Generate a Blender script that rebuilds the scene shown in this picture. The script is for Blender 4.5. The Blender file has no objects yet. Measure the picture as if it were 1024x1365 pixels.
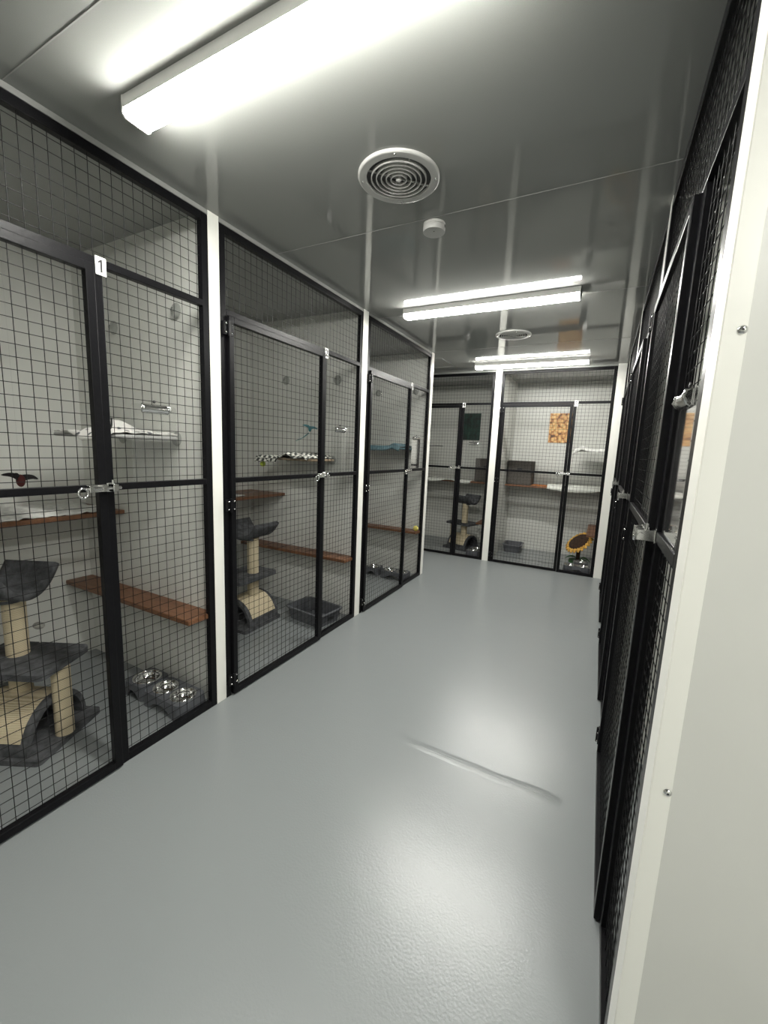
import bpy, math, random
from mathutils import Vector, Matrix, Euler, noise as mnoise
random.seed(4)
S = bpy.context.scene
COL = S.collection
PI = math.pi
H = 2.4                 # ceiling height
W = 1.813               # right cage plane (left plane is x = 0)
YB = 5.268              # back cage plane
XL, YE = -1.15, 6.36    # back walls behind the left and the back cages
XR, Y0 = 2.95, -2.2

# ------------------------------------------------------------------ materials
def mat(name, col, rough=.5, metal=0., spec=.5, coat=0.):
    m = bpy.data.materials.new(name); m.use_nodes = True
    b = m.node_tree.nodes['Principled BSDF']
    b.inputs['Base Color'].default_value = (*col, 1)
    b.inputs['Roughness'].default_value = rough
    b.inputs['Metallic'].default_value = metal
    b.inputs['Specular IOR Level'].default_value = spec
    b.inputs['Coat Weight'].default_value = coat
    return m
def nn(m, t, **kw):
    n = m.node_tree.nodes.new(t)
    for k, v in kw.items():
        if k in n.inputs: n.inputs[k].default_value = v
        else: setattr(n, k, v)
    return n
def lk(m, a, b): m.node_tree.links.new(a, b)
def bsdf(m): return m.node_tree.nodes['Principled BSDF']
def ramp(m, stops, interp='LINEAR'):
    r = m.node_tree.nodes.new('ShaderNodeValToRGB'); r.color_ramp.interpolation = interp
    e = r.color_ramp.elements
    while len(e) < len(stops): e.new(.5)
    for x, (p, c) in zip(e, stops): x.position = p; x.color = (*c, 1)
    return r
def coords(m): return nn(m, 'ShaderNodeTexCoord').outputs['Object']
def noisy(name, c1, c2, scale, rough=.6, bump=0., detail=3, **kw):
    m = mat(name, c1, rough, **kw)
    n = nn(m, 'ShaderNodeTexNoise', Scale=scale, Detail=detail); lk(m, coords(m), n.inputs['Vector'])
    r = ramp(m, [(.3, c1), (.7, c2)]); lk(m, n.outputs[0], r.inputs[0]); lk(m, r.outputs[0], bsdf(m).inputs['Base Color'])
    if bump:
        b = nn(m, 'ShaderNodeBump', Strength=bump, Distance=.01)
        lk(m, n.outputs[0], b.inputs['Height']); lk(m, b.outputs[0], bsdf(m).inputs['Normal'])
    return m

M = {}
M['panel'] = noisy('white_panel', (.60, .605, .57), (.63, .635, .60), 3, .35)
M['trim'] = mat('white_channel', (.84, .84, .785), .32)
M['black'] = noisy('black_powder_coat', (.005, .005, .006), (.007, .007, .008), 60, .34, .05, spec=.14)
M['wire'] = mat('black_wire', (.006, .006, .007), .36, spec=.2)
M['chrome'] = mat('chrome', (.75, .75, .74), .16, 1)
M['steel'] = mat('polished_steel', (.78, .78, .77), .12, 1)
M['plastic_white'] = mat('white_plastic', (.78, .78, .75), .4)
M['fitting'] = mat('fitting_grey_white', (.46, .46, .44), .4)
M['seam'] = mat('seam_grey', (.30, .30, .29), .3)
M['vent_dark'] = mat('duct_dark', (.05, .05, .05), .7)
M['sign_white'] = mat('sign_white', (.85, .85, .83), .4)
M['ink'] = mat('black_ink', (.01, .01, .01), .5)
M['plush'] = noisy('grey_plush', (.035, .037, .040), (.095, .098, .104), 28, .95, .6)
M['plastic_grey'] = noisy('grey_plastic', (.085, .09, .1), (.1, .105, .115), 30, .45)
M['plastic_dark'] = mat('dark_slot', (.02, .02, .022), .5)
M['bird_black'] = mat('bird_black', (.012, .01, .012), .8)
M['bird_red'] = mat('bird_red', (.07, .008, .007), .8)
M['teal'] = noisy('teal_fleece', (.07, .14, .165), (.14, .23, .26), 40, .9, .4)
M['teal_dark'] = mat('teal_toy', (.02, .10, .115), .8)
M['string'] = mat('string', (.5, .5, .48), .8)
M['tennis'] = noisy('tennis_felt', (.50, .62, .07), (.60, .70, .12), 80, .95, .3)
M['sponge'] = noisy('yellow_foam', (.78, .68, .14), (.86, .78, .22), 50, .9, .3)
M['black_felt'] = mat('black_felt', (.02, .02, .02), .9)
M['box_fabric'] = noisy('charcoal_fabric', (.075, .07, .062), (.11, .10, .09), 60, .95, .3)
M['petal'] = noisy('petal_felt', (.62, .33, .06), (.74, .44, .09), 30, .9, .2)
M['seed'] = noisy('seed_brown', (.028, .014, .008), (.06, .03, .015), 70, .95, .5)
M['leaf'] = noisy('leaf_felt', (.02, .075, .02), (.04, .12, .03), 20, .9)
M['orange_cloth'] = noisy('orange_cloth', (.38, .13, .035), (.5, .2, .06), 30, .9, .3)
M['white_fleece'] = noisy('white_fleece', (.55, .55, .53), (.74, .74, .71), 30, .95, .5)
M['grey_board'] = mat('grey_canvas', (.36, .36, .35), .8)
M['tan_board'] = noisy('tan_canvas', (.22, .17, .11), (.28, .21, .14), 20, .8)
M['fuzzy'] = noisy('fuzzy', (.3, .3, .28), (.55, .54, .5), 60, .95, .5)

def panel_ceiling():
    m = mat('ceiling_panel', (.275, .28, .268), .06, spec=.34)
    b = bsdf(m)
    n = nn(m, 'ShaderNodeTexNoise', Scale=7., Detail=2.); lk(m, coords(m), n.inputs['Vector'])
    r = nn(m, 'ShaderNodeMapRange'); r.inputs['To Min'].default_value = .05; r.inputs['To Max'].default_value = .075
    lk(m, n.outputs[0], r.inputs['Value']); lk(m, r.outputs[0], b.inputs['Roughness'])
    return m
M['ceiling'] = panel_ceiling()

def floor_mat():
    m = mat('painted_floor', (.21, .226, .228), .29, spec=.7)
    b = bsdf(m); co = coords(m)
    n1 = nn(m, 'ShaderNodeTexNoise', Scale=1.6, Detail=3.); lk(m, co, n1.inputs['Vector'])
    rr = nn(m, 'ShaderNodeMapRange'); rr.inputs['To Min'].default_value = .277; rr.inputs['To Max'].default_value = .315
    lk(m, n1.outputs[0], rr.inputs['Value']); lk(m, rr.outputs[0], b.inputs['Roughness'])
    n2 = nn(m, 'ShaderNodeTexNoise', Scale=130., Detail=2.); lk(m, co, n2.inputs['Vector'])
    n4 = nn(m, 'ShaderNodeTexNoise', Scale=11., Detail=3.); lk(m, co, n4.inputs['Vector'])
    sx = nn(m, 'ShaderNodeSeparateXYZ'); lk(m, co, sx.inputs[0])
    def math_(op, a, c=None):
        k = nn(m, 'ShaderNodeMath', operation=op)
        for i, v in enumerate((a, c)):
            if v is None: continue
            if isinstance(v, (int, float)): k.inputs[i].default_value = v
            else: lk(m, v, k.inputs[i])
        return k.outputs[0]
    def smooth(v, lo, hi):
        k = nn(m, 'ShaderNodeMapRange', interpolation_type='SMOOTHSTEP'); lk(m, v, k.inputs['Value'])
        k.inputs['From Min'].default_value = lo; k.inputs['From Max'].default_value = hi
        return k.outputs[0]
    # a raised trowel mark in the paint that crosses the walkway
    n3 = nn(m, 'ShaderNodeTexNoise', Scale=4., Detail=2.); lk(m, co, n3.inputs['Vector'])
    yy = math_('ADD', sx.outputs[1], math_('MULTIPLY', n3.outputs[0], .03))
    d = math_('ABSOLUTE', math_('SUBTRACT', yy, 1.672))
    ridge = math_('SUBTRACT', 1., smooth(d, .002, .034))
    ridge = math_('MULTIPLY', ridge, math_('MULTIPLY', smooth(sx.outputs[0], .95, 1.12), math_('SUBTRACT', 1., smooth(sx.outputs[0], 1.60, 1.69))))
    mp = nn(m, 'ShaderNodeMapping'); mp.inputs['Scale'].default_value = (6, 160, 1); lk(m, co, mp.inputs[0])
    n5 = nn(m, 'ShaderNodeTexNoise', Scale=1., Detail=2.); lk(m, mp.outputs[0], n5.inputs['Vector'])
    ridge = math_('MULTIPLY', ridge, math_('ADD', .7, n5.outputs[0]))
    hgt = math_('ADD', math_('MULTIPLY', ridge, 3.4), math_('MULTIPLY', n2.outputs[0], .42))
    hgt = math_('ADD', hgt, math_('MULTIPLY', n4.outputs[0], .7))
    bp = nn(m, 'ShaderNodeBump', Strength=.6, Distance=.002); lk(m, hgt, bp.inputs['Height']); lk(m, bp.outputs[0], b.inputs['Normal'])
    return m
M['floor'] = floor_mat()

def sisal():
    m = mat('sisal', (.62, .53, .36), .9)
    w = nn(m, 'ShaderNodeTexWave', Scale=60., Distortion=1.5, Detail=2.); w.bands_direction = 'Z'
    lk(m, coords(m), w.inputs['Vector'])
    r = ramp(m, [(0, (.48, .40, .26)), (1, (.70, .61, .43))]); lk(m, w.outputs[0], r.inputs[0]); lk(m, r.outputs[0], bsdf(m).inputs['Base Color'])
    bp = nn(m, 'ShaderNodeBump', Strength=.4, Distance=.004); lk(m, w.outputs[0], bp.inputs['Height']); lk(m, bp.outputs[0], bsdf(m).inputs['Normal'])
    return m
M['sisal'] = sisal()

def wood(name, a, b_):
    m = mat(name, a, .42)
    mp = nn(m, 'ShaderNodeMapping'); mp.inputs['Scale'].default_value = (2, 14, 14)
    lk(m, coords(m), mp.inputs[0])
    n = nn(m, 'ShaderNodeTexNoise', Scale=4., Detail=5., Distortion=.6); lk(m, mp.outputs[0], n.inputs['Vector'])
    r = ramp(m, [(.3, a), (.7, b_)]); lk(m, n.outputs[0], r.inputs[0]); lk(m, r.outputs[0], bsdf(m).inputs['Base Color'])
    return m
M['wood'] = wood('brown_timber', (.125, .054, .024), (.20, .092, .045))

def checks():
    m = mat('checked_cloth', (.8, .8, .75), .95)
    c = nn(m, 'ShaderNodeTexChecker', Scale=38.); c.inputs[1].default_value = (.72, .72, .66, 1); c.inputs[2].default_value = (.06, .065, .06, 1)
    mp = nn(m, 'ShaderNodeMapping'); mp.inputs['Rotation'].default_value = (0, 0, .15)
    lk(m, coords(m), mp.inputs[0]); lk(m, mp.outputs[0], c.inputs[0]); lk(m, c.outputs[0], bsdf(m).inputs['Base Color'])
    return m
M['checks'] = checks()
def patterned(name, base, mark, scale, thr):
    m = mat(name, base, .95)
    n = nn(m, 'ShaderNodeTexVoronoi', Scale=scale); lk(m, coords(m), n.inputs['Vector'])
    r = ramp(m, [(thr - .06, mark), (thr + .06, base)]); lk(m, n.outputs[0], r.inputs[0]); lk(m, r.outputs[0], bsdf(m).inputs['Base Color'])
    return m
M['pattern_cloth'] = patterned('patterned_cloth', (.66, .65, .62), (.10, .10, .11), 24, .28)
M['spot_cloth'] = patterned('fleece_few_spots', (.70, .71, .66), (.5, .52, .48), 8, .15)

def poster_green():
    m = mat('green_print', (.02, .07, .05), .5)
    n = nn(m, 'ShaderNodeTexNoise', Scale=9., Detail=5., Distortion=1.); lk(m, coords(m), n.inputs['Vector'])
    r = ramp(m, [(.32, (.010, .013, .012)), (.45, (.012, .034, .026)), (.62, (.016, .055, .040)), (.8, (.05, .09, .065))])
    lk(m, n.outputs[0], r.inputs[0]); lk(m, r.outputs[0], bsdf(m).inputs['Base Color']); return m
def poster_orange():
    m = mat('orange_print', (.6, .35, .12), .5)
    v = nn(m, 'ShaderNodeTexVoronoi', Scale=24.); lk(m, coords(m), v.inputs['Vector'])
    r = ramp(m, [(.1, (.84, .62, .30)), (.42, (.74, .44, .16)), (.66, (.50, .22, .07)), (.85, (.10, .04, .02))])
    lk(m, v.outputs[0], r.inputs[0]); lk(m, r.outputs[0], bsdf(m).inputs['Base Color']); return m
M['poster_green'] = poster_green(); M['poster_orange'] = poster_orange()

def clear(name, tint=(1, 1, 1), base=.0, haze=(.6, .6, .6), rough=.04, gl=.9, ior=1.45):
    m = bpy.data.materials.new(name); m.use_nodes = True
    nt = m.node_tree; nt.nodes.clear()
    out = nt.nodes.new('ShaderNodeOutputMaterial'); mix = nt.nodes.new('ShaderNodeMixShader')
    tr = nt.nodes.new('ShaderNodeBsdfTransparent'); tr.inputs[0].default_value = (*tint, 1)
    gn = nt.nodes.new('ShaderNodeBsdfGlossy'); gn.inputs['Roughness'].default_value = rough; gn.inputs[0].default_value = (gl, gl, gl, 1)
    fr = nt.nodes.new('ShaderNodeFresnel'); fr.inputs[0].default_value = ior
    nt.links.new(fr.outputs[0], mix.inputs[0]); nt.links.new(tr.outputs[0], mix.inputs[1]); nt.links.new(gn.outputs[0], mix.inputs[2])
    last = mix
    if base:
        df = nt.nodes.new('ShaderNodeBsdfDiffuse'); df.inputs[0].default_value = (*haze, 1)
        m2 = nt.nodes.new('ShaderNodeMixShader'); m2.inputs[0].default_value = base
        nt.links.new(mix.outputs[0], m2.inputs[1]); nt.links.new(df.outputs[0], m2.inputs[2]); last = m2
    nt.links.new(last.outputs[0], out.inputs[0]); return m
M['acrylic'] = clear('clear_acrylic', (.96, .965, .96), .02, rough=.06, gl=.9, ior=1.16)
M['suction'] = clear('clear_rubber', (.80, .81, .80), .22, (.35, .36, .35), .1)

LAMP = 119.0
def lamp_mat():
    m = mat('lamp_diffuser', (.9, .9, .88), .5)
    b = bsdf(m); b.inputs['Emission Color'].default_value = (1., .985, .925, 1); b.inputs['Emission Strength'].default_value = LAMP
    return m
M['lamp'] = lamp_mat()

# ------------------------------------------------------------------ mesh builder
class MB:
    def __init__(s): s.v = []; s.f = []; s.sm = []
    def add(s, vs, fs, smooth=False):
        o = len(s.v); s.v += [tuple(v) for v in vs]
        for f in fs: s.f.append([o + i for i in f]); s.sm.append(smooth)
        return s
    def box(s, lo, hi, rot=None, about=None):
        x0, y0, z0 = lo; x1, y1, z1 = hi
        vs = [Vector(p) for p in ((x0,y0,z0),(x1,y0,z0),(x1,y1,z0),(x0,y1,z0),(x0,y0,z1),(x1,y0,z1),(x1,y1,z1),(x0,y1,z1))]
        if rot is not None:
            a = Vector(about) if about else (Vector(lo) + Vector(hi)) / 2
            R_ = Euler(rot).to_matrix(); vs = [a + R_ @ (v - a) for v in vs]
        return s.add(vs, [(0,3,2,1),(4,5,6,7),(0,1,5,4),(1,2,6,5),(2,3,7,6),(3,0,4,7)])
    def tube(s, pts, r, n=10, closed=False, caps=True):
        pts = [Vector(p) for p in pts]; N = len(pts); rs = r if isinstance(r, (list, tuple)) else [r] * N
        vs = []; prev = None
        for i, p in enumerate(pts):
            if closed: t = pts[(i+1) % N] - pts[i-1]
            else: t = pts[min(i+1, N-1)] - pts[max(i-1, 0)]
            t.normalize()
            if prev is None:
                a = t.orthogonal().normalized()
            else:
                a = (prev - t * prev.dot(t)); a = a.normalized() if a.length > 1e-6 else t.orthogonal().normalized()
            prev = a; b = t.cross(a)
            vs += [p + (a * math.cos(2*PI*k/n) + b * math.sin(2*PI*k/n)) * rs[i] for k in range(n)]
        fs = []
        for i in range(N if closed else N - 1):
            j = (i + 1) % N
            for k in range(n): fs.append((i*n+k, i*n+(k+1) % n, j*n+(k+1) % n, j*n+k))
        s.add(vs, fs, n > 5)
        if caps and not closed:
            s.add(vs[:n], [tuple(reversed(range(n)))]); s.add(vs[-n:], [tuple(range(n))])
        return s
    def lathe(s, prof, c=(0, 0, 0), n=32, axis='z', flip=False):
        vs = []; c = Vector(c)
        for r, h in prof:
            for k in range(n):
                a = 2*PI*k/n; p = (r*math.cos(a), r*math.sin(a), h)
                if axis == 'y': p = (p[0], h, p[1])
                if axis == 'x': p = (h, p[0], p[1])
                vs.append(c + Vector(p))
        fs = [(i*n+k, i*n+(k+1) % n, (i+1)*n+(k+1) % n, (i+1)*n+k) for i in range(len(prof)-1) for k in range(n)]
        return s.add(vs, fs, True)
    def grid(s, nx, ny, fn, th=0.):
        """a sheet fn(u,v)->point, u,v in 0..1, with thickness th downwards"""
        P = [Vector(fn(i/nx, j/ny)) for j in range(ny+1) for i in range(nx+1)]
        q = lambda i, j: j*(nx+1)+i
        fs = [(q(i,j), q(i+1,j), q(i+1,j+1), q(i,j+1)) for j in range(ny) for i in range(nx)]
        if not th: return s.add(P, fs, True)
        n = len(P)
        nor = [Vector((0, 0, 0)) for _ in P]
        for f in fs:
            fn_ = (P[f[1]] - P[f[0]]).cross(P[f[3]] - P[f[0]])
            for k in f: nor[k] += fn_
        B = [p - (m_.normalized() if m_.length > 0 else Vector((0, 0, 1))) * th for p, m_ in zip(P, nor)]
        fs2 = fs + [tuple(n + k for k in reversed(f)) for f in fs]
        rim = [q(i, 0) for i in range(nx)] + [q(nx, j) for j in range(ny)] + [q(i, ny) for i in range(nx, 0, -1)] + [q(0, j) for j in range(ny, 0, -1)]
        for a, b in zip(rim, rim[1:] + rim[:1]): fs2.append((a, n + a, n + b, b))
        return s.add(P + B, fs2, True)
    def loops(s, loops_, cap0=True, cap1=True, smooth=False):
        n = len(loops_[0]); vs = [p for l in loops_ for p in l]
        fs = [(i*n+k, i*n+(k+1) % n, (i+1)*n+(k+1) % n, (i+1)*n+k) for i in range(len(loops_)-1) for k in range(n)]
        s.add(vs, fs, smooth)
        if cap0: s.add(loops_[0], [tuple(reversed(range(n)))])
        if cap1: s.add(loops_[-1], [tuple(range(n))])
        return s
    def sphere(s, c, r, n=16, sc=(1, 1, 1)):
        c = Vector(c); vs = []; fs = []
        for i in range(n//2 + 1):
            t = PI*i/(n//2)
            for k in range(n):
                a = 2*PI*k/n
                vs.append(c + Vector((math.sin(t)*math.cos(a)*sc[0], math.sin(t)*math.sin(a)*sc[1], math.cos(t)*sc[2])) * r)
        for i in range(n//2):
            for k in range(n): fs.append((i*n+k, (i+1)*n+k, (i+1)*n+(k+1) % n, i*n+(k+1) % n))
        return s.add(vs, fs, True)
    def build(s, name, m, parent=None, bevel=0., loc=None, rot=None):
        me = bpy.data.meshes.new(name); me.from_pydata(s.v, [], s.f); me.update()
        for p, q in zip(me.polygons, s.sm): p.use_smooth = q
        me.materials.append(m)
        o = bpy.data.objects.new(name, me); COL.objects.link(o)
        if parent: o.parent = parent
        if loc: o.location = loc
        if rot: o.rotation_euler = rot
        if bevel:
            b = o.modifiers.new('bevel', 'BEVEL'); b.width = bevel; b.segments = 2; b.limit_method = 'ANGLE'
        return o

def rrect(cx, cy, hx, hy, r, z, n=5):
    pts = []
    for sx, sy, a0 in ((1,1,0),(-1,1,PI/2),(-1,-1,PI),(1,-1,1.5*PI)):
        for k in range(n+1):
            a = a0 + PI/2*k/n
            pts.append((cx + sx*(hx-r) + r*math.cos(a), cy + sy*(hy-r) + r*math.sin(a), z))
    return pts
def tag(o, label=None, cat=None, group=None, kind=None):
    if label: o['label'] = label
    if cat: o['category'] = cat
    if group: o['group'] = group
    if kind: o['kind'] = kind
    return o
def thing(name, label, cat, loc=(0,0,0), rz=0, group=None):
    o = bpy.data.objects.new(name, None); COL.objects.link(o)
    o.empty_display_size = .1; o.location = loc; o.rotation_euler = (0, 0, rz)
    return tag(o, label, cat, group)
def struct(name, mb, m, label=None, bevel=0., parent=None):
    return tag(mb.build(name, m, parent, bevel), label, None, None, 'structure')
def kids(o): return [c for c in bpy.data.objects if c.parent == o]
def copy_tree(o, parent=None):
    c = o.copy(); COL.objects.link(c); c.parent = parent
    for ch in kids(o): copy_tree(ch, c)
    return c
def text_mesh(s, size, name, m, parent, loc, rot):
    cu = bpy.data.curves.new(name, 'FONT'); cu.body = s; cu.size = size; cu.align_x = 'CENTER'; cu.align_y = 'CENTER'; cu.extrude = .0004
    cu.offset = size * .02
    t = bpy.data.objects.new('text_tmp', cu); COL.objects.link(t)
    dg = bpy.context.evaluated_depsgraph_get(); dg.update()
    me = bpy.data.meshes.new_from_object(t.evaluated_get(dg)); me.name = name
    bpy.data.objects.remove(t)
    me.materials.clear(); me.materials.append(m)
    o = bpy.data.objects.new(name, me); COL.objects.link(o); o.parent = parent; o.location = loc; o.rotation_euler = rot
    return o

# ------------------------------------------------------------------ room shell
T = .06
struct('floor', MB().box((XL-T, Y0-T, -.08), (XR+T, YE+T, 0)), M['floor'], 'glossy blue-grey painted floor')
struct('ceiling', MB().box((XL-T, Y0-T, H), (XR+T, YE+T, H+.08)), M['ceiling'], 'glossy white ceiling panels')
struct('wall_left', MB().box((XL-T, Y0-T, 0), (XL, YE+T, H)), M['panel'])
struct('wall_right', MB().box((XR, Y0-T, 0), (XR+T, YE+T, H)), M['panel'])
struct('wall_back', MB().box((XL, YE, 0), (XR, YE+T, H)), M['panel'])
struct('wall_front', MB().box((XL, Y0-T, 0), (XR, Y0, H)), M['panel'])
tn = [0]
def trim(mb, m=None, label=None, bevel=.0015):
    tn[0] += 1
    return struct('trim_%d' % tn[0], mb, m or M['trim'], label, bevel)
# partitions between the cages, each capped by a white channel facing the walkway
def cap_left(a, b): # channel wraps the partition end at x = 0
    trim(MB().box((-.045, a, 0), (-.0015, a+.0015, H)).box((-.045, b-.0015, 0), (-.0015, b, H)).box((-.0015, a, 0), (0, b, H)), label='white channel post on the left row')
def cap_right(a, b):
    trim(MB().box((W+.0015, a, 0), (W+.032, a+.0015, H)).box((W+.0015, b-.0015, 0), (W+.032, b, H)).box((W, a, 0), (W+.0015, b, H)), label='white channel post on the right row')
def cap_back(a, b):
    trim(MB().box((a, YB+.0015, 0), (a+.0015, YB+.045, H)).box((b-.0015, YB+.0015, 0), (b, YB+.045, H)).box((a, YB, 0), (b, YB+.0015, H)), label='white channel post on the back row')
LEFT = [(.0, .07), (1.399, 1.459), (2.778, 2.853), (4.181, 4.25)]
BACK = [(-.887, -.817), (.418, .495), (1.73, W)]
RIGHT = [(.82, .89), (2.07, 2.14), (3.35, 3.42), (4.63, 4.70)]
for a, b in LEFT:
    struct('wall_partition', MB().box((XL, a+.003, 0), (-.002, b-.003, H)), M['panel']); cap_left(a, b)
for a, b in BACK:
    struct('wall_partition', MB().box((a+.003, YB+.002, 0), (b-.003, YE, H)), M['panel']); cap_back(a, b)
for a, b in RIGHT:
    struct('wall_partition', MB().box((W+.002, a+.003, 0), (XR, b-.003, H)), M['panel']); cap_right(a, b)
struct('wall_infill', MB().box((XL, YB, 0), (-.888, YB+.06, H)), M['panel'])
# wide flange of the near right channel, riveted to the panel that faces the camera
def rivet(x, z):
    r = thing('rivet', None, None)
# ceiling angle along each row of cages
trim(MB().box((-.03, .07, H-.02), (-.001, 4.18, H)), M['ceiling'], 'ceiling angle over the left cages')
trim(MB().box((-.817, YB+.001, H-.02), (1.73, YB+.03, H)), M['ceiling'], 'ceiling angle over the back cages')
trim(MB().box((W+.002, .89, H-.012), (W+.03, YB, H)), M['black'], 'dark ceiling angle over the right cages')
# joints between the ceiling panels
for y in (.683, 1.85, 3.02, 4.19):
    trim(MB().box((-.0, y-.0015, H-.0012), (W, y+.0015, H+.001)), M['seam'], 'joint between ceiling panels', 0)

def fastener(name, label, x, z, group):
    mb = MB().lathe([(0, -.004), (.003, -.0038), (.0055, -.0022), (.0068, 0)], (x, .8195, z), 16, 'y')
    o = mb.build(name, M['chrome']); tag(o, label, 'rivet', group)
    d = MB().lathe([(0, -.0046), (.0018, -.0044)], (x, .8195, z), 10, 'y').build('pin', M['ink'], o)
fastener('rivet', 'upper silver rivet on the white channel at the right edge', W+.026, 1.572, 'rivets on the near white channel')
fastener('rivet', 'lower silver rivet on the white channel at the right edge', W+.026, .792, 'rivets on the near white channel')

# ------------------------------------------------------------------ cage fronts
CELL = .0394
WR = .00125
def wires(mb, u0, u1, z0, z1, y=.012):
    nu = max(1, round((u1-u0)/CELL)); nz = max(1, round((z1-z0)/CELL))
    for i in range(nu):
        u = u0 + (i+.5)*(u1-u0)/nu
        mb.tube([(u, y, z0), (u, y, z1)], WR, 6, caps=False)
    for k in range(nz):
        z = z0 + (k+.5)*(z1-z0)/nz
        mb.tube([(u0, y+2*WR, z), (u1, y+2*WR, z)], WR, 6, caps=False)
    return mb
ZT, ZH, ZM = 2.378, 2.012, 1.187
def cage_front(loc, rz, Wd, label, number=None, group='cat cage fronts'):
    t = thing('cat_cage', label, 'cage', loc, rz, group)
    e = .001; F = .035
    J0, J1 = .831, .864
    fr = MB()
    fr.box((e, 0, 0), (F, .03, ZT)).box((Wd-F, 0, 0), (Wd-e, .03, ZT)).box((F, 0, ZT-.034), (Wd-F, .03, ZT))
    fr.box((F, 0, ZH-.027), (Wd-F, .03, ZH)).box((J0, 0, 0), (J1, .03, ZH-.027))
    fr.box((J1, 0, 0), (Wd-F, .03, .034)).box((J1, 0, ZM-.013), (Wd-F, .03, ZM+.013))
    fr.build('frame', M['black'], t, .002)
    wires(MB(), F, Wd-F, ZH, ZT-.034).build('transom_mesh', M['wire'], t)
    wires(MB(), J1, Wd-F, ZM+.013, ZH-.027).build('upper_mesh', M['wire'], t)
    wires(MB(), J1, Wd-F, .034, ZM-.013).build('lower_mesh', M['wire'], t)
    # door leaf
    D0, D1, b0, b1 = F+.004, J0-.002, .008, ZH-.031
    y0, y1 = -.017, .011
    s = .03
    dr = MB()
    dr.box((D0, y0, b0), (D0+s, y1, b1)).box((D1-s, y0, b0), (D1, y1, b1)).box((D0+s, y0, b1-s), (D1-s, y1, b1)).box((D0+s, y0, b0), (D1-s, y1, b0+s))
    dr.box((D0+s, y0+.002, ZM-.013), (D1-s, y1, ZM+.013))
    d = dr.build('door', M['black'], t, .002)
    wires(MB(), D0+s, D1-s, ZM+.013, b1-s, -.003).build('door_upper_mesh', M['wire'], d)
    wires(MB(), D0+s, D1-s, b0+s, ZM-.013, -.003).build('door_lower_mesh', M['wire'], d)
    for z in (1.92, 1.06, .1):
        h = MB().tube([(F-.002, -.022, z-.035), (F-.002, -.022, z+.035)], .006, 10)
        h.box((F-.026, -.019, z-.03), (F-.008, 0, z+.03)).box((F+.006, -.021, z-.03), (F+.028, -.016, z+.03))
        hg = h.build('hinge', M['black'], d)
        sc = MB()
        for dz in (-.02, .02):
            for u in (F-.017, F+.018): sc.lathe([(0, -.0255), (.0035, -.0245), (.0045, -.0205)], (u, 0, z+dz), 10, 'y')
        # screw heads belong to the hinge
        for p in sc.f: h.f.append([len(h.v)+i for i in p]); h.sm.append(True)
        h.v += sc.v
        me = hg.data; bpy.data.objects.remove(hg)
        hg = h.build('hinge', M['black'], d); hg.data.materials.append(M['chrome'])
        ns = len(sc.f)
        for p in list(hg.data.polygons)[-ns:]: p.material_index = 1
    # sliding bolt
    bt = MB()
    bt.box((J0-.075, -.024, ZM-.014), (J0-.008, -.0165, ZM+.014))
    bt.tube([(J0-.085, -.033, ZM), (J0+.04, -.033, ZM)], .0065, 12)
    for u in (J0-.068, J0-.022): bt.box((u-.007, -.042, ZM-.012), (u+.007, -.02, ZM+.012))
    ring = [(J0-.095+.016*math.cos(a), -.036, ZM-.014+.018*math.sin(a)) for a in [2*PI*k/20 for k in range(20)]]
    bt.tube(ring, .0042, 8, closed=True)
    bt.build('bolt', M['chrome'], d, .0012)
    kp = MB().box((J0+.004, -.003, ZM-.018), (J0+.032, .0005, ZM+.018)).box((J0+.008, -.041, ZM-.014), (J0+.028, -.002, ZM+.014))
    kp.tube([(J0+.018, -.02, ZM+.012), (J0+.018, -.02, ZM+.03)], .006, 10)
    kp.build('bolt_keeper', M['chrome'], t, .0015)
    if number:
        sg = MB().box((J0+.009, -.0035, ZH-.058), (J0+.046, -.0006, ZH+.004)).build('number_plate', M['sign_white'], t)
        if number == '1':   # stem and slanted flag
            cx, cz = J0+.0285, ZH-.027
            pts = [(.0035, -.0215), (.0035, .0215), (-.0005, .0215), (-.0095, .0135), (-.0095, .008), (-.0030, .012), (-.0030, -.0215)]
            MB().loops([[(cx+a_, y_, cz+b_) for a_, b_ in reversed(pts)] for y_ in (-.0046, -.0036)]).build('digit', M['ink'], sg)
        else:
            text_mesh(number, .062, 'digit', M['ink'], sg, (J0+.0275, -.004, ZH-.027), (PI/2, 0, 0))
    return t
fronts = {}
for n, a, b in (('1', .07, 1.399), ('2', 1.459, 2.778), ('3', 2.853, 4.181)):
    fronts[n] = cage_front((0, a, 0), PI/2, b-a, 'black mesh cage front on the left with door and number plate %s' % n, n)
fronts['4'] = cage_front((-.817, YB, 0), 0, .418+.817, 'black mesh cage front on the back row with number plate 4', '4')
fronts['5'] = cage_front((.495, YB, 0), 0, 1.73-.495, 'black mesh cage front on the back row with number plate 5', '5')
cage_front((W, 4.63, 0), -PI/2, 4.63-3.42, 'farthest black mesh cage front with a door on the right side')
cage_front((W, 3.35, 0), -PI/2, 3.35-2.14, 'middle black mesh cage front on the right side')
cage_front((W, 2.07, 0), -PI/2, 2.07-.89, 'nearest black mesh cage front on the right, beside the white panel')
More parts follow.
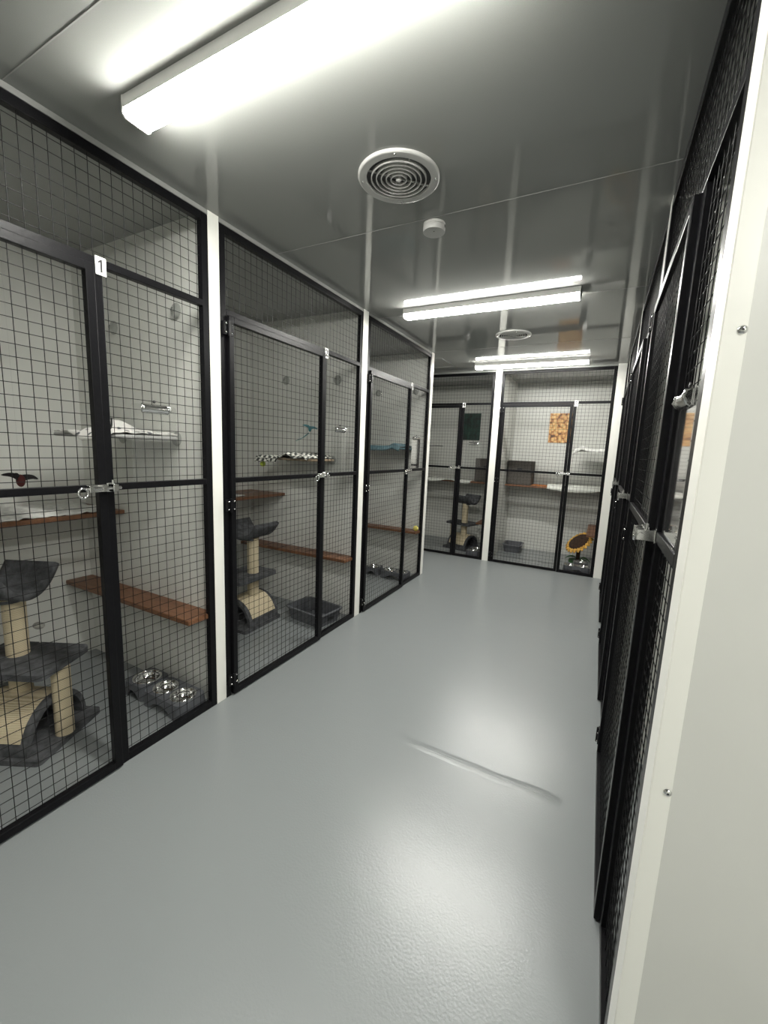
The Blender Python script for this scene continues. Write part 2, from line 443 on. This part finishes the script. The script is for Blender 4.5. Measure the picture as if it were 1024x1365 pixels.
# short fixed bay in the far right corner
t = thing('cat_cage', 'narrow fixed black mesh bay in the far right corner', 'cage', (W, YB-.004, 0), -PI/2)
wd = YB-.004-4.70
MB().box((.001, 0, 0), (.035, .03, ZT)).box((wd-.035, 0, 0), (wd-.001, .03, ZT)).box((.035, 0, ZT-.034), (wd-.035, .03, ZT)).box((.035, 0, 0), (wd-.035, .03, .034)).box((.035, 0, ZM-.013), (wd-.035, .03, ZM+.013)).box((.035, 0, ZH-.027), (wd-.035, .03, ZH)).build('frame', M['black'], t, .002)
wires(wires(wires(MB(), .035, wd-.035, .034, ZM-.013), .035, wd-.035, ZM+.013, ZH-.027), .035, wd-.035, ZH, ZT-.034).build('wire_mesh', M['wire'], t)

# ------------------------------------------------------------------ clipboards on the fixed panels
def make_clipboard(label):
    t = thing('clipboard', label, 'clipboard', (0,0,0), 0, 'clear clipboards on the cage fronts')
    b = MB().loops([[(x, y, z) for x, z, y in [(p[0], p[1], yy) for p in rrect(0, -.15, .1, .158, .012, 0)]] for yy in (-.0025, 0)])
    b.build('board', M['acrylic'], t)
    c = MB().box((-.058, -.0045, -.024), (.058, -.003, .008))
    # sprung jaw: a curved chrome lip with end loops
    c.grid(16, 8, lambda u, v: (-.058+.116*u, -.005-.018*math.sin(PI*v)*(1-.25*abs(2*u-1)), .010-.036*v), .0012)
    for s_ in (-1, 1):
        c.tube([(s_*.05, -.006, .006), (s_*.062, -.016, .004), (s_*.064, -.02, -.008), (s_*.058, -.012, -.018)], .0035, 8)
    c.build('clip', M['chrome'], t)
    h = MB().lathe([(0, -.004), (.006, -.004), (.006, -.0005)], (0, 0, .022), 14, 'y')
    h.build('hanging_hook', M['ink'], t)
    return t
clip0 = make_clipboard('clear clipboard with chrome clip hanging on cage 1')
def place(o, front_loc, rz, u, label):
    c = Vector(front_loc) + Matrix.Rotation(rz, 3, 'Z') @ Vector((u, -.0015+.011, 1.51))
    o.location = c; o.rotation_euler = (0, 0, rz); o['label'] = label
place(clip0, (0, .07, 0), PI/2, 1.047, 'clear clipboard with chrome clip hanging on the cage with plate 1')
for loc, rz, u, lab in [((0, 1.459, 0), PI/2, 1.05, 'clear clipboard with chrome clip hanging on the cage with plate 2'),
                        ((0, 2.853, 0), PI/2, 1.04, 'clear clipboard with chrome clip hanging on the cage with plate 3'),
                        ((-.817, YB, 0), 0, 1.012, 'clear clipboard with chrome clip below the green poster'),
                        ((W, 2.07, 0), -PI/2, .99, 'clear clipboard with chrome clip on the nearest right cage')]:
    c = copy_tree(clip0); place(c, loc, rz, u, lab)

# ------------------------------------------------------------------ ceiling fittings
def ceiling_light(y, label, x=.865, rz=0):
    t = thing('ceiling_light', label, 'light', (x, y, H), rz, 'batten lights across the ceiling')
    hl = .592
    MB().loops([[(x, yy, z) for yy, z in ((-.044, 0), (.044, 0), (.044, -.036), (-.044, -.036))] for x in (-hl, hl)]).build('housing', M['plastic_white'], t, .002)
    prof = [(-.0435, -.0365), (-.0385, -.0500), (-.033, -.0585), (.033, -.0585), (.0385, -.0500), (.0435, -.0365)]
    MB().loops([[(x, yy, z) for yy, z in reversed(prof)] for x in (-hl+.006, hl-.006)]).build('diffuser', M['lamp'], t)
    for s_ in (-1, 1):
        pr_ = [(-.045, 0), (-.045, -.051), (-.035, -.06), (.035, -.06), (.045, -.051), (.045, 0)]
        xs = sorted((s_*hl, s_*(hl-.006)))
        MB().loops([[(x, yy, z) for yy, z in reversed(pr_)] for x in xs]).build('end_cap', M['plastic_white'], t, .001)
    return t
ceiling_light(.909, 'nearest batten light, large at the top of the picture')
ceiling_light(2.924, 'middle batten light beyond the smoke detector')
ceiling_light(4.87, 'farthest batten light in front of the back cages')
ceiling_light(-.5, 'unseen batten light added by the entry to brighten the near right panel', 2.38, PI/2)  # out of view, added and placed to light the white panel at right

def vent(x, y, rad, label):
    t = thing('ceiling_vent', label, 'vent', (x, y, H), 0, 'round air vents')
    R_ = rad
    MB().lathe([(R_, 0), (R_, -.006), (R_-.003, -.0095), (R_-.007, -.0105), (R_-.007, -.0105), (R_*.80, -.0105), (R_*.80, -.0105), (R_*.79, -.0095), (R_*.79, 0)], n=64).build('rim', M['fitting'], t)
    MB().lathe([(0, -.0008), (R_*.79, -.0008)], n=48).build('duct', M['vent_dark'], t)
    for rr in [.67, .55, .43, .31, .19]:
        MB().lathe([(R_*(rr+.012), -.001), (R_*(rr+.012), -.0115), (R_*(rr+.012), -.0115), (R_*(rr-.012), -.0125), (R_*(rr-.012), -.0125), (R_*(rr-.004), -.001)], n=56).build('ring', M['fitting'], t)
    MB().lathe([(0, -.0145), (R_*.05, -.0135), (R_*.075, -.010), (R_*.075, -.001)], n=24).build('hub', M['fitting'], t)
    for k in range(4):
        a = PI/4 + k*PI/2
        MB().add([Vector((math.cos(a)*r_ + math.sin(a)*w_, math.sin(a)*r_ - math.cos(a)*w_, z_)) for r_ in (R_*.07, R_*.79) for w_ in (-.0012, .0012) for z_ in (-.007, -.001)], [(0,1,3,2),(4,6,7,5),(0,4,5,1),(2,3,7,6),(0,2,6,4),(1,5,7,3)]).build('spoke', M['fitting'], t)
    for k in range(4):
        a = .35 + k*PI/2
        MB().lathe([(0, -.0148), (.0035, -.0142), (.0048, -.0105)], (R_*.9*math.cos(a), R_*.9*math.sin(a), 0), 10).build('screw', M['chrome'], t)
vent(.878, 1.545, .155, 'near round white ceiling vent with concentric rings')
vent(.888, 3.80, .148, 'far round ceiling vent between the second and third lights')

t = thing('smoke_detector', 'white round smoke detector on the ceiling beyond the near vent', 'smoke detector', (.885, 1.905, H))
MB().lathe([(.050, 0), (.050, -.010), (.050, -.010), (.048, -.0115)], n=40).build('base', M['fitting'], t)
MB().lathe([(.0475, -.0115), (.0505, -.014), (.0505, -.014), (.0500, -.034), (.0490, -.0358), (.0490, -.0358), (0, -.0362)], n=40).build('cover', M['fitting'], t)
MB().box((.0495, -.006, -.024), (.053, .006, -.012)).build('tab', M['chrome'], t)
MB().lathe([(0, -.0372), (.003, -.0368), (.003, -.036)], (.005, -.012, 0), 10).build('test_button', M['ink'], t)

hx = MB()
for lo, hi in (((-.40, 4.48, -.006), (0, 4.495, 0)), ((-.40, 4.90, -.006), (0, 4.915, 0)), ((-.015, 4.495, -.006), (0, 4.90, 0)), ((-.40, 4.495, -.006), (-.385, 4.90, 0)), ((-.385, 4.495, -.003), (-.015, 4.90, 0))):
    hx.box((lo[0], lo[1], H+lo[2]), (hi[0], hi[1], H+hi[2]))
tag(hx.build('ceiling_hatch', M['seam']), 'square white ceiling hatch in the far left corner', 'hatch')

# ------------------------------------------------------------------ shelves and ramps
def board(name, lo, hi, label, cat, group, m='wood'):
    c = [(a+b)/2 for a, b in zip(lo, hi)]
    o = MB().box([a-q for a, q in zip(lo, c)], [b-q for b, q in zip(hi, c)]).build(name, M[m], None, .004, c)
    return tag(o, label, cat, group)
SH = 'wide brown shelves on the back walls'
for n, a, b in ((1, .068, 1.401), (2, 1.457, 2.780), (3, 2.851, 4.183)):
    board('wall_shelf', (XL+.001, a, .945), (-.745, b, .968), {1: 'brown timber shelf under the white fluffy blanket in cage 1', 2: 'brown timber shelf high on the back wall of cage 2', 3: 'brown timber shelf on the back wall of cage 3'}[n], 'shelf', SH)
board('wall_shelf', (-.813, 5.965, .945), (.42, YE-.001, .968), 'brown timber shelf above the cat tree in cage 4', 'shelf', SH)
board('wall_shelf', (.499, 5.965, .945), (1.732, YE-.001, .968), 'brown timber shelf under the orange and white cloths in cage 5', 'shelf', SH)
RP = 'narrow timber step planks on the partitions'
def ramp_l(y, label):
    board('step_plank', (XL+.02, y-.15, .487), (-.015, y, .512), label, 'plank', RP)
ramp_l(1.401, 'brown timber step plank above the bowls in cage 1')
ramp_l(2.780, 'brown timber step plank behind the cat tree in cage 2')
ramp_l(4.183, 'brown timber step plank holding the yellow ball in cage 3')
board('step_plank', (.275, 5.38, .445), (.42, YE-.01, .47), 'brown timber step plank beside the white post in cage 4', 'plank', RP)
board('step_plank', (1.605, 5.40, .445), (1.732, YE-.01, .47), 'brown timber step plank above the sunflower in cage 5', 'plank', RP)

# ------------------------------------------------------------------ window-style perches with cloths
def wob(x, y, z, s=1.): return mnoise.noise(Vector((x*s, y*s, z*s)))
def suction_cup(loc, axis, sgn, parent=None, label=None, group=None):
    """axis: 'y' on a left partition, 'x' on the right one"""
    mb = MB().lathe([(.036, 0), (.034, sgn*.004), (.02, sgn*.011), (.009, sgn*.016), (.009, sgn*.024), (0, sgn*.025)], (0, 0, 0), 28, axis)
    o = mb.build('suction_cup', M['suction'], parent, 0, loc)
    if label: tag(o, label, 'suction cup', group)
    return o
def perch(loc, rz, label, canvas, L=.56, D=.325, cups=True, group='cat perches fixed to the partitions'):
    """local: back edge on y = 0 (the wall), deck reaching to y = -D"""
    t = thing('cat_perch', label, 'perch', loc, rz, group)
    out = rrect(0, -D/2-.004, L/2, D/2-.004, .07, 0, 7)
    MB().tube(out, .009, 10, closed=True).build('frame', M[canvas], t)
    n = len(out)
    lp = [[(x*k, (y+D/2)*k-D/2, z) for x, y, z in out] for k, z in ((.93, -.037), (.975, -.030), (1.0, -.010), (.985, .004))]
    MB().loops(lp).build('deck', M[canvas], t)
    if cups:
        for s_ in (-1, 1):
            suction_cup((s_*(L/2-.05), .0, .0), 'y', -1, t)
    return t
perch((-.48, 1.392, 1.385), 0, 'window perch in cage 1 draped with a patterned white cloth', 'grey_board')
perch((-.48, 2.771, 1.275), 0, 'tan window perch in cage 2 under a checked cloth', 'tan_board')
perch((-.42, 4.174, 1.395), 0, 'window perch in cage 3 under a teal fleece', 'teal')
perch((1.722, 5.85, 1.47), -PI/2, 'window perch with white cloth on the right side of cage 5', 'grey_board')
perch((-.811, 5.80, 1.47), PI/2, 'dark window perch at the left side of cage 4', 'grey_board')

def cloth(name, label, cat, m, x0, x1, y0, y1, fn, th=.006, nx=36, ny=24, group=None):
    c = ((x0+x1)/2, (y0+y1)/2, fn(.5, .5))
    mb = MB().grid(nx, ny, lambda u, v: (x0+(x1-x0)*u-c[0], y0+(y1-y0)*v-c[1], fn(u, v)-c[2]), th)
    return tag(mb.build(name, M[m], None, 0, c), label, cat, group)
def c1(u, v):
    z = 1.402 + .012*abs(wob(u*9, v*7, 1.3)) + .062*math.exp(-((u-.47)/.055)**2)*math.exp(-((v-.5)/.28)**2) + .012*math.exp(-((u-.85)/.1)**2)
    if v < .1: z -= (.1-v)*(.42*min(1, max(.05, (u-.3)*4)))
    return z
b1 = cloth('blanket', 'white patterned cloth with dark trim rumpled on the cage 1 perch', 'blanket', 'pattern_cloth', -.62, -.215, 1.022, 1.37, c1, nx=60)
cb = b1.location; path = []
keys = [(.02, .42), (.30, .44), (.42, .45), (.47, .46), (.52, .42), (.60, .30), (.72, .12), (.85, .02), (1, .0)]
for (ua, va), (ub, vb) in zip(keys, keys[1:]):
    for k in range(6):
        uu, vv = ua+(ub-ua)*k/6, va+(vb-va)*k/6
        path.append((-.62+.405*uu-cb[0], 1.022+.348*vv-cb[1]-.002, c1(uu, vv)+.002-cb[2]))
MB().tube(path, .0045, 6).build('edge_trim', M['black_felt'], b1)
def c2(u, v):
    z = 1.292 + .012*abs(wob(u*8, v*7, 4.3)) + .03*math.exp(-((u-.62)/.10)**2) + .02*math.exp(-((u-.9)/.05)**2)
    if v < .09: z -= (.09-v)*(.52 if u < .42 else .12)
    return z
cloth('blanket', 'black and white checked cloth bunched on the cage 2 perch', 'blanket', 'checks', -.735, -.22, 2.403, 2.755, c2)
def c3(u, v):
    z = 1.416 + .010*abs(wob(u*8, v*7, 7.3)) + .03*math.exp(-((u-.85)/.08)**2)
    if v < .095: z -= (.095-v)*.5
    return z
cloth('blanket', 'teal fleece draped over the cage 3 perch', 'blanket', 'teal', -.69, -.16, 3.806, 4.16, c3)
def c5(u, v):
    z = 1.49 + .012*abs(wob(u*8, v*7, 2.3)) + .026*math.exp(-((u-.3)/.12)**2)
    if u < .085: z -= (.085-u)*.45
    if v < .055: z -= (.055-v)*.8
    return z
cloth('blanket', 'white cloth on the perch near the orange poster', 'blanket', 'white_fleece', 1.358, 1.70, 5.528, 6.12, c5)
CUP = 'clear suction cups on the partitions'
for x, y, z, lab in ((-.746, 1.394, 1.968, 'left clear suction cup high in cage 1'), (-.229, 1.394, 1.998, 'right clear suction cup high in cage 1'),
                     (-.736, 2.773, 1.914, 'left dark suction cup high in cage 2'), (-.216, 2.773, 1.899, 'right dark suction cup high in cage 2'),
                     (-.617, 4.176, 2.0, 'left suction cup high in cage 3'), (-.162, 4.176, 2.01, 'right suction cup high in cage 3')):
    suction_cup((x, y, z), 'y', -1, None, lab, CUP)

def s1(u, v):
    x = u
    z = .984 + .03*abs(wob(u*6, v*18, 3.1)) + .008*wob(u*20, v*30, 1.)
    if u > .9: z -= (u-.9)*.12
    return z
cloth('blanket', 'white fluffy blanket on the low shelf in cage 1', 'blanket', 'white_fleece', -1.12, -.752, .12, 1.30, s1, .007, 24, 60)
def s2(u, v): return .977 + .016*abs(wob(u*6, v*9, 5.1))
cloth('blanket', 'white blanket lying on the shelf in cage 2', 'blanket', 'white_fleece', -1.1, -.775, 1.6, 2.35, s2, .006, 20, 30)
def s4(u, v):
    z = .977 + .013*abs(wob(u*9, v*6, 8.1))
    if v < .07: z -= (.07-v)*.6*(.5+.5*math.sin(u*9))
    return z
cloth('blanket', 'pale cloth lying on the shelf in cage 4', 'blanket', 'spot_cloth', -.70, .0, 5.936, 6.3, s4)
def s5o(u, v): return .976 + .012*abs(wob(u*7, v*6, 9.1))
cloth('blanket', 'orange cloth beside the charcoal box in cage 5', 'blanket', 'orange_cloth', .845, 1.055, 5.968, 6.28, s5o)
def s5w(u, v):
    z = .998 + .016*abs(wob(u*7, v*6, 6.1)) + .012*u
    if v < .08: z -= (.08-v)*(.5+.55*math.sin(.2+u*2.6))
    return z
b5 = cloth('blanket', 'white blanket with a dark spot hanging over the cage 5 shelf edge', 'blanket', 'spot_cloth', 1.06, 1.715, 5.935, 6.32, s5w)
MB().lathe([(0, -.003), (.012, -.0028), (.016, 0)], (-.10, -.1945, -.02), 16, 'y').build('dark_spot', M['black_felt'], b5)

# ------------------------------------------------------------------ storage cubes, posters
def cube_box(lo, hi, label):
    c = ((lo[0]+hi[0])/2, (lo[1]+hi[1])/2, lo[2])
    t = thing('fabric_box', label, 'box', c, 0, 'charcoal fabric boxes on the back shelves')
    hx_, hy_, hz_ = (hi[0]-lo[0])/2, (hi[1]-lo[1])/2, hi[2]-lo[2]
    lp = [rrect(0, 0, hx_*k, hy_*k, .02, z) for k, z in ((.97, 0), (1, .01), (1.0, hz_-.012), (.985, hz_))]
    lp += [rrect(0, 0, hx_-.008, hy_-.008, .016, z) for z in (hz_, .012)]
    MB().loops(lp).build('body', M['box_fabric'], t)
    MB().box((-.035, -hy_-.004, hz_*.62), (.035, -hy_-.0005, hz_*.70)).build('handle', M['plastic_dark'], t, .003)
cube_box((.51, 6.02, .9685), (.835, 6.33, 1.30), 'charcoal fabric box on the shelf left of the orange cloth')
cube_box((.035, 6.02, .9685), (.36, 6.33, 1.31), 'charcoal fabric box on the shelf right of the green poster')
def poster(x0, x1, z0, z1, m, label):
    c = ((x0+x1)/2, YE-.004, (z0+z1)/2)
    o = MB().box((x0-c[0], -.003, z0-c[2]), (x1-c[0], .003, z1-c[2])).build('poster', M[m], None, 0, c)
    tag(o, label, 'poster')
poster(-.315, -.016, 1.578, 1.985, 'poster_green', 'dark green poster on the back wall of cage 4')
poster(.97, 1.27, 1.575, 1.982, 'poster_orange', 'orange patterned poster on the back wall of cage 5')

# ------------------------------------------------------------------ cat trees
def make_cat_tree(label):
    t = thing('cat_tree', label, 'cat tree', (0,0,0), 0, 'grey plush cat trees')
    MB().loops([rrect(0, 0, .195, .19, .02, z) for z in (0, .024)]).build('base', M['plush'], t, .005)
    X0, X1, R_, Hh = -.18, .13, .172, .185
    # half-pipe tunnel
    def arc(r, h, n=24): return [(r*math.cos(PI*k/n), h*math.sin(PI*k/n)) for k in range(n+1)]
    o_, i_ = arc(R_, Hh), arc(R_-.024, Hh-.024)
    sec = o_ + list(reversed(i_))
    MB().loops([[(x, y, .024+z) for y, z in sec] for x in (X0, X1)]).build('tunnel', M['plush'], t, .004)
    so, si = [(r*math.cos(PI*(.1+.8*k/24)), h*math.sin(PI*(.1+.8*k/24))) for r, h in ((R_+.004, Hh+.004),) for k in range(25)], None
    si = [(r*math.cos(PI*(.1+.8*k/24)), h*math.sin(PI*(.1+.8*k/24))) for r, h in ((R_-.004, Hh-.004),) for k in range(25)]
    MB().loops([[(x, y, .024+z) for y, z in so + list(reversed(si))] for x in (X0+.03, X1-.03)]).build('scratch_mat', M['sisal'], t)
    def pole(x, y, z0, z1, r=.043):
        MB().tube([(x, y, z0), (x, y, z1)], r, 24).build('post', M['sisal'], t)
    pole(-.055, .03, .024+Hh-.008, .356); pole(-.055, .03, .384, .66); pole(.158, 0, .024, .356, .037)
    MB().loops([rrect(-.005, 0, .20, .145, .03, z) for z in (.356, .384)]).build('platform', M['plush'], t, .007)
    def sad(u, v):
        y = -.140+.28*v; x = -.19+.24*u
        return (x, y+.01, .683+.105*(abs(2*v-1))**2.2)
    MB().grid(8, 20, sad, .028).build('top_perch', M['plush'], t)
    MB().lathe([(.06, .645), (.06, .66)], (-.055, .01, 0), 20).build('perch_plate', M['plush'], t)
    return t
tr = make_cat_tree('grey plush cat tree with curved top perch in cage 1')
tr.location = (-.534, .803, 0); tr.rotation_euler = (0, 0, math.radians(27))
for loc, rz, lab in (((-.68, 2.25, 0), -88, 'grey plush cat tree beside the litter tray in cage 2'), ((-.03, 5.80, 0), 163, 'grey plush cat tree in cage 4 below the green poster')):
    c = copy_tree(tr); c.location = loc; c.rotation_euler = (0, 0, math.radians(rz)); c['label'] = lab
# spring toy on the platform of the first tree
t = thing('spring_toy', 'small fuzzy ball on a white spring on the cage 1 tree platform', 'cat toy', (-.635, .905, .3865))
MB().tube([(0, 0, 0), (0, 0, .075)], .0035, 8).build('spring', M['plastic_white'], t)
MB().sphere((0, 0, .085), .022, 14, (1.5, 1, .7)).build('ball', M['fuzzy'], t)

# ------------------------------------------------------------------ feeders
def bowl(parent, x, y, z, r=.064):
    MB().lathe([(r+.004, z-.004), (r+.005, z), (r, z+.003), (r-.006, z), (r*.86, z-.014), (r*.74, z-.032), (r*.6, z-.037), (0, z-.038)], (x, y, 0), 36).build('bowl', M['steel'], parent)
def feeder_body(hx_, hy_, zt, centres, parent):
    import bmesh
    bm = bmesh.new(); es = []
    def loop(pts):
        vs = [bm.verts.new(p) for p in pts]
        for a, b in zip(vs, vs[1:] + vs[:1]): es.append(bm.edges.new((a, b)))
    loop(rrect(0, 0, hx_, hy_, .03, zt, 6))
    for cx in centres: loop([(cx+.060*math.cos(2*PI*k/28), .060*math.sin(2*PI*k/28), zt) for k in range(28)])
    bmesh.ops.triangle_fill(bm, edges=es, use_beauty=True)
    r = bmesh.ops.extrude_face_region(bm, geom=bm.faces[:])
    for v in [g for g in r['geom'] if isinstance(g, bmesh.types.BMVert)]: v.co.z -= .008
    bmesh.ops.recalc_face_normals(bm, faces=bm.faces[:])
    mb = MB(); bm.verts.index_update()
    mb.add([v.co[:] for v in bm.verts], [[v.index for v in f.verts] for f in bm.faces]); bm.free()
    # skirt with an arch cut in each long side
    def prof(x):
        a = hx_*.62
        return 0. if abs(x) > a else .045*math.cos(PI/2*abs(x)/a)**.7
    pts = rrect(0, 0, hx_, hy_, .03, 0, 6); dense = []
    for p, q in zip(pts, pts[1:]+pts[:1]):
        k = max(1, int((Vector(q)-Vector(p)).length/.012))
        dense += [Vector(p).lerp(Vector(q), i/k) for i in range(k)]
    out = [(p.x*1.04, p.y*1.06, prof(p.x)) for p in dense]
    n = len(dense)
    rings = [out, [(p.x, p.y, zt) for p in dense], [(p.x*.96, p.y*.94, zt-.008) for p in dense], [(p.x*.99, p.y*.99, prof(p.x)) for p in dense]]
    mb.loops(rings + [rings[0]], False, False)
    mb.build('stand', M['plastic_grey'], parent)
FG = 'raised grey feeders with steel bowls'
def single(loc, rz, label):
    t = thing('pet_feeder', label, 'feeder', loc, rz, FG)
    feeder_body(.082, .082, .078, [0], t); bowl(t, 0, 0, .082, .068); return t
def double(loc, rz, label):
    t = thing('pet_feeder', label, 'feeder', loc, rz, FG)
    feeder_body(.145, .082, .078, [-.069, .069], t); bowl(t, -.069, 0, .081, .06); bowl(t, .069, 0, .081, .06); return t
f1 = single((-.423, 1.288, 0), 0, 'single steel bowl in a raised grey stand in cage 1')
f2 = double((-.183, 1.281, 0), 0, 'grey stand with two steel bowls in the corner of cage 1')
def fc(src, loc, rz, lab):
    c = copy_tree(src); c.location = loc; c.rotation_euler = (0, 0, rz); c['label'] = lab
fc(f1, (-.462, 3.945, 0), .1, 'single steel bowl in a raised grey stand in cage 3')
fc(f2, (-.186, 3.93, 0), .02, 'grey stand with two steel bowls in cage 3')
fc(f2, (.262, 5.50, 0), 1.5, 'dark stand with two steel bowls beside the cage 4 tree')
fc(f1, (1.575, 5.66, 0), .1, 'single steel bowl stand in front of the sunflower scratcher')
fc(f2, (1.54, 5.42, 0), .05, 'stand with two steel bowls nearest the cage 5 mesh')

# ------------------------------------------------------------------ litter trays
def tray(loc, rz, L, D, h, label):
    t = thing('litter_tray', label, 'litter tray', loc, rz, 'dark grey litter trays')
    a, b = L/2, D/2
    lp = [rrect(0, 0, a-.03, b-.03, .04, .0), rrect(0, 0, a-.012, b-.012, .045, h-.012), rrect(0, 0, a, b, .05, h-.012), rrect(0, 0, a, b, .05, h), rrect(0, 0, a-.02, b-.02, .04, h), rrect(0, 0, a-.036, b-.036, .035, .008)]
    MB().loops(lp).build('tub', M['plastic_grey'], t, .003)
    MB().box((a-.055, -.03, h*.35), (a-.018, .03, h*.6)).build('grip', M['plastic_dark'], t)
tray((-.258, 2.575, 0), math.radians(-7), .40, .29, .105, 'dark grey litter tray on the floor in cage 2')
tray((.66, 6.10, 0), math.radians(3), .27, .36, .11, 'dark grey litter tray in the far left corner of cage 5')

# ------------------------------------------------------------------ toys
def bird(loc, rz, s, wing_m, body_m, label, tail=False):
    t = thing('bird_toy', label, 'cat toy', loc, rz)
    MB().sphere((0, 0, 0), .030*s, 16, (.8, .8, 1.35)).build('body', body_m, t)
    MB().sphere((-.03*s, 0, .035*s), .017*s, 12).build('head', wing_m, t)
    for sg in (-1, 1):
        def w(u, v):
            c = .055*(1-u)**.6+.004
            x = sg*(.01+.12*u)*s; z = (.025 + (.02*u if sg < 0 else -.022*u) + .012*math.sin(u*PI) - c*(v-.3)*.7)*s
            return (x, -.006*math.sin(u*PI), z)
        MB().grid(10, 4, w, .004).build('wing', wing_m, t)
    if tail: MB().tube([(-.01, 0, -.03), (-.06, 0, -.065), (-.12, 0, -.09)], [.004, .003, .002], 6).build('tail', wing_m, t)
    MB().tube([(0, 0, .03*s), (0, 0, H-loc[2])], .0005, 4).build('thread', M['string'], t)
bird((-.79, .945, 1.155), math.radians(118), .75, M['bird_black'], M['bird_red'], 'black and dark red bird toy hanging in cage 1')
bird((-.19, 2.40, 1.50), math.radians(75), .5, M['teal_dark'], M['teal_dark'], 'small teal bird toy with a thin tail hanging in cage 2', True)
t = thing('tennis_ball', 'yellow-green ball hanging below the checked cloth in cage 2', 'ball', (-.715, 2.478, 1.225))
MB().sphere((0, 0, 0), .022, 18).build('ball', M['tennis'], t)
MB().tube([(0, 0, .021), (0, 0, .05)], .0008, 5).build('cord', M['string'], t)
o = MB().sphere((0, 0, 0), .029, 18).build('toy_ball', M['sponge'], None, 0, (-.048, 4.10, .5405))
tag(o, 'yellow foam ball on the end of the cage 3 plank', 'ball')

# sunflower scratcher
t = thing('sunflower_scratcher', 'sunflower shaped cat scratcher with brown centre and yellow petals', 'cat scratcher', (1.53, 5.98, 0))
MB().loops([rrect(0, 0, .11, .11, .06, z) for z in (0, .018)]).build('base', M['leaf'], t, .004)
MB().tube([(0, 0, .018), (0, 0, .17), (-.005, -.01, .24)], .026, 16).build('stem', M['seed'], t)
head = bpy.data.objects.new('flower_head', None)
nv = Vector((-.50, -.42, .70)).normalized()
Q = Vector((0, 0, 1)).rotation_difference(nv)
def tf(mb):
    R_ = Q.to_matrix(); c = Vector((-.008, -.02, .275)); mb.v = [tuple(c + R_ @ Vector(v)) for v in mb.v]; return mb
bpy.data.objects.remove(head)
tf(MB().lathe([(0, .018), (.12, .014), (.147, .002), (.147, -.012), (0, -.014)], n=40)).build('flower_centre', M['seed'], t)
for k in range(22):
    a = 2*PI*k/22
    pm = MB()
    def pf(u, v):
        r = .135+.062*u; wdt = .026*math.sin(PI*(.25+.72*u))**.8
        return (r*math.cos(a)-(v-.5)*2*wdt*math.sin(a), r*math.sin(a)+(v-.5)*2*wdt*math.cos(a), .004-.02*u*u+.006*(1-abs(2*v-1)))
    tf(pm.grid(5, 4, pf, .008)).build('petal', M['petal'], t)
for sg in (-1, 1):
    def lf(u, v):
        wdt = .04*math.sin(PI*min(1, .05+.95*u))
        return (sg*(.02+.13*u), -.05-.03*u+(v-.5)*2*wdt, .06+.03*math.sin(PI*u)-.02*u)
    MB().grid(10, 4, lf, .006).build('leaf', M['leaf'], t)

# ------------------------------------------------------------------ world, camera
w = bpy.data.worlds.new('world'); S.world = w; w.use_nodes = True
w.node_tree.nodes['Background'].inputs[0].default_value = (0, 0, 0, 1)
Yw, Pt, Rl = math.radians(27.342), math.radians(-8.546), math.radians(2.384)
f = Vector((-math.sin(Yw)*math.cos(Pt), math.cos(Yw)*math.cos(Pt), math.sin(Pt)))
r = Vector((math.cos(Yw), math.sin(Yw), 0)); u = r.cross(f)
r2 = r*math.cos(Rl)+u*math.sin(Rl); u2 = u*math.cos(Rl)-r*math.sin(Rl)
cam = bpy.data.cameras.new('camera'); co = bpy.data.objects.new('camera', cam); COL.objects.link(co)
mx = Matrix((r2, u2, -f)).transposed().to_4x4(); mx.translation = Vector((1.6729, 0, 1.3723)); co.matrix_world = mx
cam.sensor_fit = 'HORIZONTAL'; cam.sensor_width = 36; cam.lens = 36*548.66/1024; cam.clip_start = .01; cam.clip_end = 50
S.camera = co
vs = S.view_settings
vs.view_transform = 'Standard'; vs.look = 'None'; vs.gamma = 1; vs.use_curve_mapping = False; vs.exposure = 0
try:
    S.cycles.use_denoising = True; S.cycles.max_bounces = 12; S.cycles.transparent_max_bounces = 24; S.cycles.diffuse_bounces = 6
    S.cycles.sample_clamp_indirect = 8
except Exception: pass
